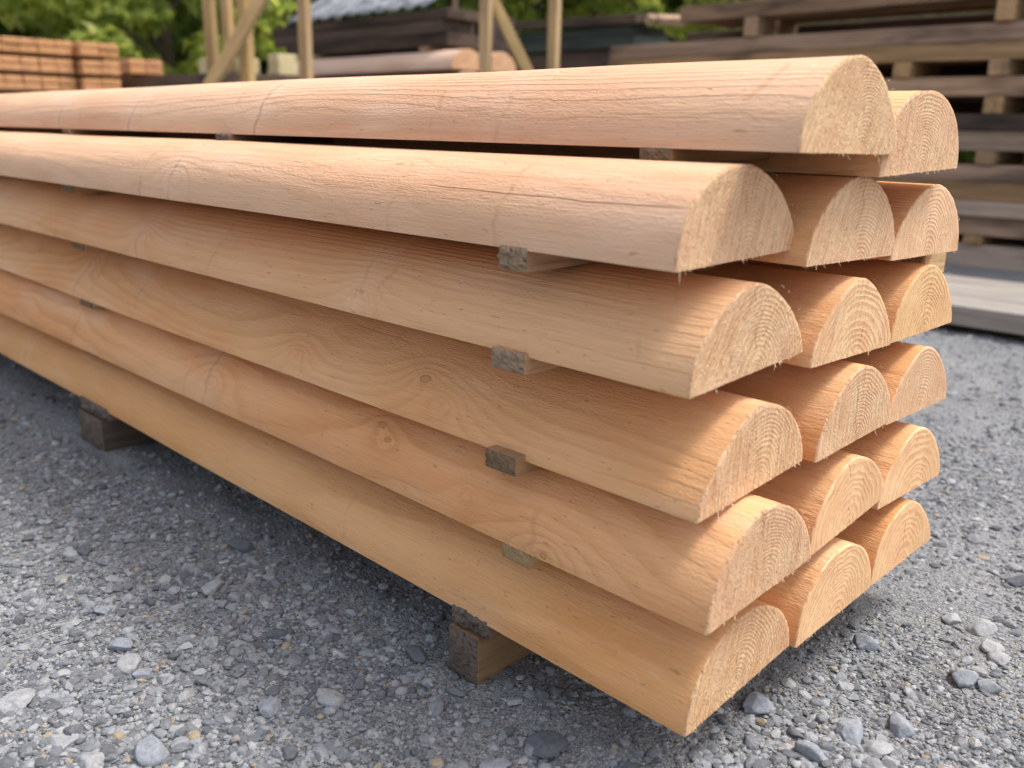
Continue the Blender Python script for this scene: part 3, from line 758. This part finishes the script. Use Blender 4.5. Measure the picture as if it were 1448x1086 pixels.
CAM = Vector((0.39937635, -0.73407088, 0.62282086))
CR = Vector((0.70962085, 0.70435012, 0.01814278)); CU = Vector((-0.20421047, 0.18095778, 0.96205632)); CF = Vector((-0.67434141, 0.68640017, -0.27224708))
def ico(sub):
    bm = bmesh.new(); bmesh.ops.create_icosphere(bm, subdivisions=sub, radius=1)
    V = np.array([v.co for v in bm.verts]); F = np.array([[v.index for v in f.verts] for f in bm.faces]); bm.free()
    return V, F
def chip(V, g, planes=11, soft=.0, lo=.62):
    D = V / np.linalg.norm(V, axis=1)[:, None]
    N = g.normal(size=(planes, 3)); N /= np.linalg.norm(N, axis=1)[:, None]; hh = g.uniform(lo, 1., planes)
    q = D @ N.T; r = np.where(q > .05, hh / np.maximum(q, .05), 9.).min(1); r = np.minimum(r, 1.12)
    if soft: r = r * (1 - soft) + soft * .9
    return D * r[:, None]

def scatter(name, n, sub, smin, smax, powr, region, seed, mat, label_, dens=1.4, nvar=40, sink=(.1, .55), dmax=None):
    g = np.random.default_rng(seed); V0, F0 = ico(sub)
    var = [chip(V0, g, planes=int(g.integers(6, 11)), soft=g.uniform(0, .15), lo=.5) for _ in range(nvar)]
    x0, x1, y0, y1 = region; cx, cy = .40, -.734
    P = []
    while len(P) < n:
        q = g.uniform((x0, y0), (x1, y1), (20000, 2)); d = np.hypot(q[:, 0] - cx, q[:, 1] - cy)
        keep = g.random(len(q)) < np.minimum(1, (.95 / np.maximum(d, .3)) ** dens)
        patch = vnoise(q[:, 0] * 6 + seed, q[:, 1] * 6, 20) * .6 + vnoise(q[:, 0] * 2, q[:, 1] * 2, 21 + seed) * .4
        keep &= g.random(len(q)) < np.clip((patch - .22) * 2.2, .12, 1)
        # most of it where the yard is looked at, thinner elsewhere
        keep &= (g.random(len(q)) < np.where(q[:, 1] > .15, .45 if smin > .006 else .9, 1.))
        keep &= ~((np.abs(q[:, 1] - .2) < .33) & (q[:, 0] < -.02) & (g.random(len(q)) < .75))
        dx, dy_ = q[:, 0] - cx, q[:, 1] - cy; zc = dx * CF.x + dy_ * CF.y - .623 * CF.z
        sx = (dx * CR.x + dy_ * CR.y - .623 * CR.z) / np.maximum(zc, .01); sy = (dx * CU.x + dy_ * CU.y - .623 * CU.z) / np.maximum(zc, .01)
        seen = (np.abs(sx) < .66) & (sy > -.52) & (zc > .1) & ~((q[:, 1] > .05) & (q[:, 1] < .45) & (q[:, 0] < -.15))
        keep &= seen | (g.random(len(q)) < .12)
        P.extend(q[keep].tolist())
    P = np.array(P[:n])
    s = smin * (smax / smin) ** (g.random(n) ** powr)
    vi = g.integers(0, nvar, n); base = np.array(var)[vi]                      # n,v,3
    sc = np.stack([g.uniform(.8, 1.3, n), g.uniform(.7, 1.1, n), g.uniform(.32, .75, n)], -1)
    base = base * (sc * s[:, None] * .5)[:, None, :]
    a = g.uniform(0, 6.283, n); b = g.normal(0, .25, n)
    ca, sa, cb, sb = np.cos(a), np.sin(a), np.cos(b), np.sin(b)
    Y = base[:, :, 1] * cb[:, None] - base[:, :, 2] * sb[:, None]; Z = base[:, :, 1] * sb[:, None] + base[:, :, 2] * cb[:, None]
    X = base[:, :, 0]
    X2 = X * ca[:, None] - Y * sa[:, None]; Y2 = X * sa[:, None] + Y * ca[:, None]
    gz = ground_h(P[:, 0], P[:, 1]); up = s * .5 * sc[:, 2] * (1 - 2 * g.uniform(sink[0], sink[1], n))
    W = np.stack([X2 + P[:, 0:1], Y2 + P[:, 1:2], Z + (gz + up)[:, None]], -1)
    nv = V0.shape[0]
    F = (F0[None] + (np.arange(n) * nv)[:, None, None]).reshape(-1, 3)
    o = link(name, mesh_np(name, W.reshape(-1, 3), F, False), mat)
    return tag(o, label_, 'gravel', None, 'stuff')
scatter('fine_gravel', 95000, 1, .003, .010, 1.2, (-2.6, 1.3, -1.05, 2.6), 3, M_PEB, 'fine grey gravel spread over the yard around the pile', 1.7, sink=(.15, .5))
scatter('coarse_gravel', 17000, 2, .008, .021, 2.1, (-3.2, 1.4, -1.05, 3.4), 4, M_PEB, 'coarser angular grey gravel scattered among the fine gravel', 1.2, sink=(.25, .62))

# bigger single stones
STONES = [  # x, y, length, material, label, height factor
 (210,1055,.046,M_ROCK,'big blue-grey stone at the bottom edge, left of centre',.8), (175,915,.030,M_ROCK,'blue-grey stone with a lighter one touching its lower right',.7),
 (182,938,.030,M_ROCKL,'light stone touching the lower right of a blue-grey stone',.7), (90,1045,.036,M_ROCKL,'broad pale flat stone near the bottom left corner',.45),
 (343,770,.044,M_ROCKD,'big dark stone in the shade close to the lowest log',.6), (302,831,.036,M_ROCKL,'pale flat oval stone left of the dark patch by the lowest log',.5),
 (122,778,.028,M_ROCKD,'dark chunky stone in mid-gravel at left',.75), (146,866,.028,M_ROCK,'blue-grey stone between the dark chunky stone and the touching pair',.7),
 (467,977,.032,M_ROCKL,'pale chunky stone in the foreground left of the big oval one',.8), (381,996,.034,M_ROCK,'rounded grey stone on the foreground gravel, left of the pale chunky one',.7),
 (396,893,.030,M_ROCKD,'flat dark slate-like stone in front of the bearer',.5), (592,925,.036,M_ROCKD,'dark blue stone just left of the near bearer',.7),
 (770,1052,.044,M_ROCKD,'big dark oval stone at the bottom edge below the lowest log',.7), (22,992,.040,M_ROCKL,'pale broken stone at the left edge of the foreground',.5),
 (202,952,.030,M_ROCK,'grey-blue stone right of the touching pair',.6), (130,1075,.038,M_ROCKL,'pale stone cut by the bottom edge at left',.5),
 (700,1078,.03,M_ROCK,'grey stone at the bottom edge left of the big oval one',.6), (725,985,.02,M_ROCKL,'small pale chip in front of the near bearer',.4),
 (1221,906,.032,M_ROCK,'chunky grey stone right of the pile with a dark shadow side',.9), (1070,992,.038,M_ROCK,'grey stone beside the lowest front log end',.85),
 (1272,1015,.036,M_ROCK,'angular grey stone at lower right with a black shaded face',.95), (1200,1032,.036,M_ROCK,'angular stone left of the one with a black shaded face',.95),
 (1148,1060,.038,M_ROCK,'rounded grey stone at the bottom edge right of the lowest log',.7), (1345,868,.032,M_ROCKL,'pale flat stone at right among the gravel',.55),
 (1386,880,.038,M_ROCKL,'pale bigger stone right of the pale flat one',.6), (1445,815,.034,M_ROCKD,'dark stone cut by the right edge of the view',.8),
 (1238,1052,.034,M_ROCKL,'light smooth stone near the bottom right',.6), (1258,1070,.02,M_ROCKL,'small white pebble beside the light smooth stone',.6),
 (1365,955,.034,M_ROCK,'grey stone with dark left side at the right',.8), (1405,908,.030,M_ROCKL,'pale stone by the right edge, upper of a pair',.6),
 (1415,925,.028,M_ROCKL,'pale stone by the right edge, lower of a pair',.6), (1400,965,.034,M_ROCK,'squarish grey stone right of the one with a dark side',.7),
]
FP = 1268.741
Vs, Fs = ico(4)
for i, (px, py, ln, mt, lb, hf) in enumerate(STONES):
    d = CF + CR * ((px - 724) / FP) - CU * ((py - 543) / FP)
    t = (-.0 - CAM.z) / d.z; p = CAM + d * t
    g = np.random.default_rng(500 + i)
    v = chip(Vs, g, planes=int(g.integers(10, 15)), soft=g.uniform(.0, .10), lo=.5)
    v = v * (1 + (vnoise(v[:, 0] * 3 + i, v[:, 1] * 3 + v[:, 2] * 2, 30) - .5)[:, None] * .12 + (vnoise(v[:, 0] * 9 + i, v[:, 1] * 9 + v[:, 2] * 7, 31) - .5)[:, None] * .06)
    v = v * np.array([ln * .55, ln * .44, ln * .42 * hf])
    o = link('stone', mesh_np('stone', v, Fs, True), mt, None, (p.x, p.y, float(ground_h(np.array(p.x), np.array(p.y))) + ln * .14 * hf), (0, 0, g.uniform(0, 6.28)))
    tag(o, lb, 'stone', 'larger stones on the gravel')

# ------------------------------------------------------------------ trees
def leaf_mat(name, a, b, c3):
    k = NT(name); r = k.irand(); co = k.obj()
    cl = k.noise(co, 1.6, 2, .5)
    c = k.mix(k.ss(k.add(k.mul(r, .5), k.mul(cl, .6)), .35, .75), a, b)
    c = k.mix(k.ss(k.math('FRACT', k.mul(r, 9.1)), .8, .95, 0., .7), c, c3)
    d = k.n('ShaderNodeBsdfPrincipled'); k.put(d.inputs['Base Color'], c); d.inputs['Roughness'].default_value = .55; d.inputs['Specular IOR Level'].default_value = .3
    t = k.n('ShaderNodeBsdfTranslucent'); k.put(t.inputs['Color'], k.hsv(c, .49, 1.1, 1.5))
    m = k.n('ShaderNodeMixShader'); m.inputs[0].default_value = .65
    k.t.links.new(d.outputs[0], m.inputs[1]); k.t.links.new(t.outputs[0], m.inputs[2]); k.t.links.new(m.outputs[0], k.out.inputs[0])
    return k.m
M_LEAF = leaf_mat('leaf_green', (.20, .28, .07), (.46, .50, .13), (.66, .62, .25))
M_LEAFD = leaf_mat('leaf_dark', (.12, .18, .065), (.25, .33, .10), (.42, .44, .15))
def bark():
    k = NT('bark'); co = k.obj(); n = k.noise(co, 18, 4, .65)
    k.principled(k.mix(n, (.05, .038, .028), (.13, .10, .075)), .9, k.bump(n, .8, .02), .1); return k.m
M_BARK = bark()
def crown_mesh(seed, n, rx, rz, zc, leaf):
    g = np.random.default_rng(seed)
    nc = 95; D = g.normal(size=(nc, 3)); D /= np.linalg.norm(D, axis=1)[:, None]
    rad = g.uniform(.45, 1.0, nc) ** .6
    C = D * rad[:, None] * np.array([rx, rx, rz]) * (1 + g.normal(0, .13, nc))[:, None]
    C[:, 2] += zc
    cs = g.uniform(.22, .5, nc) * rx * .42
    w = cs ** 2; w /= w.sum()
    ci = g.choice(nc, n, p=w)
    dd = g.normal(size=(n, 3)); dd /= np.linalg.norm(dd, axis=1)[:, None]
    P = C[ci] + dd * (g.random(n) ** .45)[:, None] * cs[ci][:, None] * np.array([1.15, 1.15, .75])
    N = dd * .5 + g.normal(size=(n, 3)) * .55 + np.array([0, 0, .55]); N /= np.linalg.norm(N, axis=1)[:, None]
    T = np.cross(N, g.normal(size=(n, 3))); T /= np.linalg.norm(T, axis=1)[:, None]; B = np.cross(N, T)
    s = leaf * g.uniform(.6, 1.3, n)[:, None]
    q = np.stack([P - T * s, P + B * s * .45 + N * s * .12, P + T * s, P - B * s * .45 + N * s * .12], 1)
    return mesh_np('crown', q.reshape(-1, 3), np.arange(n * 4).reshape(n, 4), False)
def trunk_mesh(seed, h, r0):
    g = random.Random(seed); bm = bmesh.new()
    def tube(pts, rad, seg=9):
        prev = None
        for p, r in zip(pts, rad):
            ring = [bm.verts.new((p[0] + r * math.cos(a * 6.2832 / seg), p[1] + r * math.sin(a * 6.2832 / seg), p[2])) for a in range(seg)]
            if prev:
                for a in range(seg): bm.faces.new((prev[a], prev[(a + 1) % seg], ring[(a + 1) % seg], ring[a]))
            prev = ring
    pts = [(0, 0, -.1)]
    for i in range(1, 9): pts.append((pts[-1][0] + g.gauss(0, .05), pts[-1][1] + g.gauss(0, .05), h * i / 8))
    tube(pts, [r0 * (1.25 if i == 0 else 1) * (1 - i / 9.5) for i in range(9)])
    for b in range(9):
        i = 2 + b % 6; p = pts[i]; a = b * 2.4 + g.random(); L = h * g.uniform(.22, .4)
        q = [p]
        for s in range(1, 5): q.append((p[0] + math.cos(a) * L * s / 4, p[1] + math.sin(a) * L * s / 4, p[2] + L * .75 * (s / 4) ** 1.2 + g.gauss(0, .04)))
        tube(q, [r0 * .42 * (1 - s / 5.) for s in range(5)], 6)
    bmesh.ops.recalc_face_normals(bm, faces=bm.faces[:])
    me = bpy.data.meshes.new('trunk'); bm.to_mesh(me); bm.free()
    for p in me.polygons: p.use_smooth = True
    return me
CR_A = [crown_mesh(61 + i, 13500, 2.0, 2.3, 2.75, .10) for i in range(3)]
TR_A = [trunk_mesh(71 + i, 4.2, .16) for i in range(3)]
TREES = [  # x, y, scale, kind, dark, label
 (-13.2, 2.4, 1.05, 0, 0, 'bright green leafy tree behind the orange rails at the far left'),
 (-10.6, 4.4, .85, 1, 0, 'bushy yellow-green tree between the orange rails and the rack'),
 (-13.6, 5.6, 1.25, 2, 1, 'dark green tree behind the left side of the rack'),
 (-10.4, 7.2, 1.1, 0, 1, 'dark tree behind the tarred sleeper stack'),
 (-8.6, 8.8, 1.0, 1, 0, 'mid green tree over the corrugated sheet and dark planks'),
 (-6.6, 10.0, .95, 2, 0, 'yellow-green tree showing above the black lid, left of the sleeper stack'),
 (-4.2, 11.6, 1.15, 0, 1, 'dark green tree behind the right sleeper stack'),
 (-15.5, .2, 1.2, 1, 1, 'dark green tree at the left edge of the view'),
 (-1.2, 12.2, 1.2, 1, 1, 'tree beyond the right sleeper stack, glimpsed only through its gaps'),
 (-16.5, 8.2, 1.5, 0, 1, 'tall dark tree in the second rank behind the rack'),
 (-10.5, 12.0, 1.5, 2, 1, 'tall dark tree in the second rank behind the dark planks'),
]
for (x, y, sc, kd, dk, lb) in TREES:
    t = empty('leafy_tree', (x, y, -.02)); t.scale = (sc,) * 3; t.rotation_euler = (0, 0, x * 1.7)
    tag(t, lb, 'tree', 'trees at the edge of the yard')
    me = CR_A[kd]
    if dk:
        me = bpy.data.meshes.get('crown_dark_%d' % kd) or me.copy(); me.name = 'crown_dark_%d' % kd
        me.materials.clear(); me.materials.append(M_LEAFD)
    link('crown', me, M_LEAF, t); link('trunk', TR_A[kd], M_BARK, t)
# hedge bank below the trees
def hedge():
    g = np.random.default_rng(5); n = 60000
    t = g.random(n); ang = R(175) - t * R(130)
    rad = 15 + g.normal(0, .7, n)
    X = rad * np.cos(ang) * 1.15; Y = rad * np.sin(ang) + 1; Z = g.random(n) ** .8 * (2.9 + vnoise(ang * 14, ang * 0, 3) * 1.6)
    P = np.stack([X, Y, Z], -1); N = g.normal(size=(n, 3)) + np.array([0, 0, .4]); N /= np.linalg.norm(N, axis=1)[:, None]
    T = np.cross(N, g.normal(size=(n, 3))); T /= np.linalg.norm(T, axis=1)[:, None]; B = np.cross(N, T); s = g.uniform(.09, .2, n)[:, None]
    q = np.stack([P - T * s, P + B * s * .5, P + T * s, P - B * s * .5], 1)
    o = link('undergrowth', mesh_np('undergrowth', q.reshape(-1, 3), np.arange(n * 4).reshape(n, 4), False), M_LEAFD)
    tag(o, 'dark green undergrowth below the trees at the edge of the yard', 'undergrowth', None, 'stuff')
hedge()

# ------------------------------------------------------------------ light, sky, camera
SUN_EL, SUN_AZ = R(62), math.atan2(.78, .62)          # direction to the sun, from +X towards +Y
w = bpy.data.worlds.new('World'); scene.world = w; w.use_nodes = True
nt = w.node_tree; bg = nt.nodes['Background']; sky = nt.nodes.new('ShaderNodeTexSky')
sky.sky_type = 'NISHITA'; sky.sun_disc = False; sky.sun_elevation = SUN_EL
sky.sun_rotation = R(90) - SUN_AZ
sky.air_density = 1.; sky.dust_density = 4.; sky.ozone_density = 1.
hz = nt.nodes.new('ShaderNodeHueSaturation'); hz.inputs['Saturation'].default_value = .5
nt.links.new(sky.outputs[0], hz.inputs['Color']); nt.links.new(hz.outputs[0], bg.inputs[0]); bg.inputs[1].default_value = .15
sun = bpy.data.lights.new('sun', 'SUN'); sun.energy = 1.35; sun.angle = R(12); sun.color = (1., .965, .925)
so = bpy.data.objects.new('sun', sun); COL.objects.link(so)
dv = Vector((math.cos(SUN_EL) * math.cos(SUN_AZ), math.cos(SUN_EL) * math.sin(SUN_AZ), math.sin(SUN_EL)))
so.rotation_euler = dv.to_track_quat('Z', 'Y').to_euler(); so.location = (3, 4, 8)

cd = bpy.data.cameras.new('camera'); co_ = bpy.data.objects.new('camera', cd); COL.objects.link(co_)
cd.sensor_width = 36; cd.lens = FP / 1448 * 36; cd.clip_start = .02; cd.clip_end = 500
co_.matrix_world = Matrix.Translation(CAM) @ Matrix((CR, CU, -CF)).transposed().to_4x4()
cd.dof.use_dof = True; cd.dof.focus_distance = 1.08; cd.dof.aperture_fstop = (cd.lens / 1000) / .0086
scene.camera = co_
scene.view_settings.view_transform = 'Standard'; scene.view_settings.look = 'None'
scene.view_settings.exposure = .95; scene.view_settings.gamma = 1.
scene.cycles.use_denoising = True
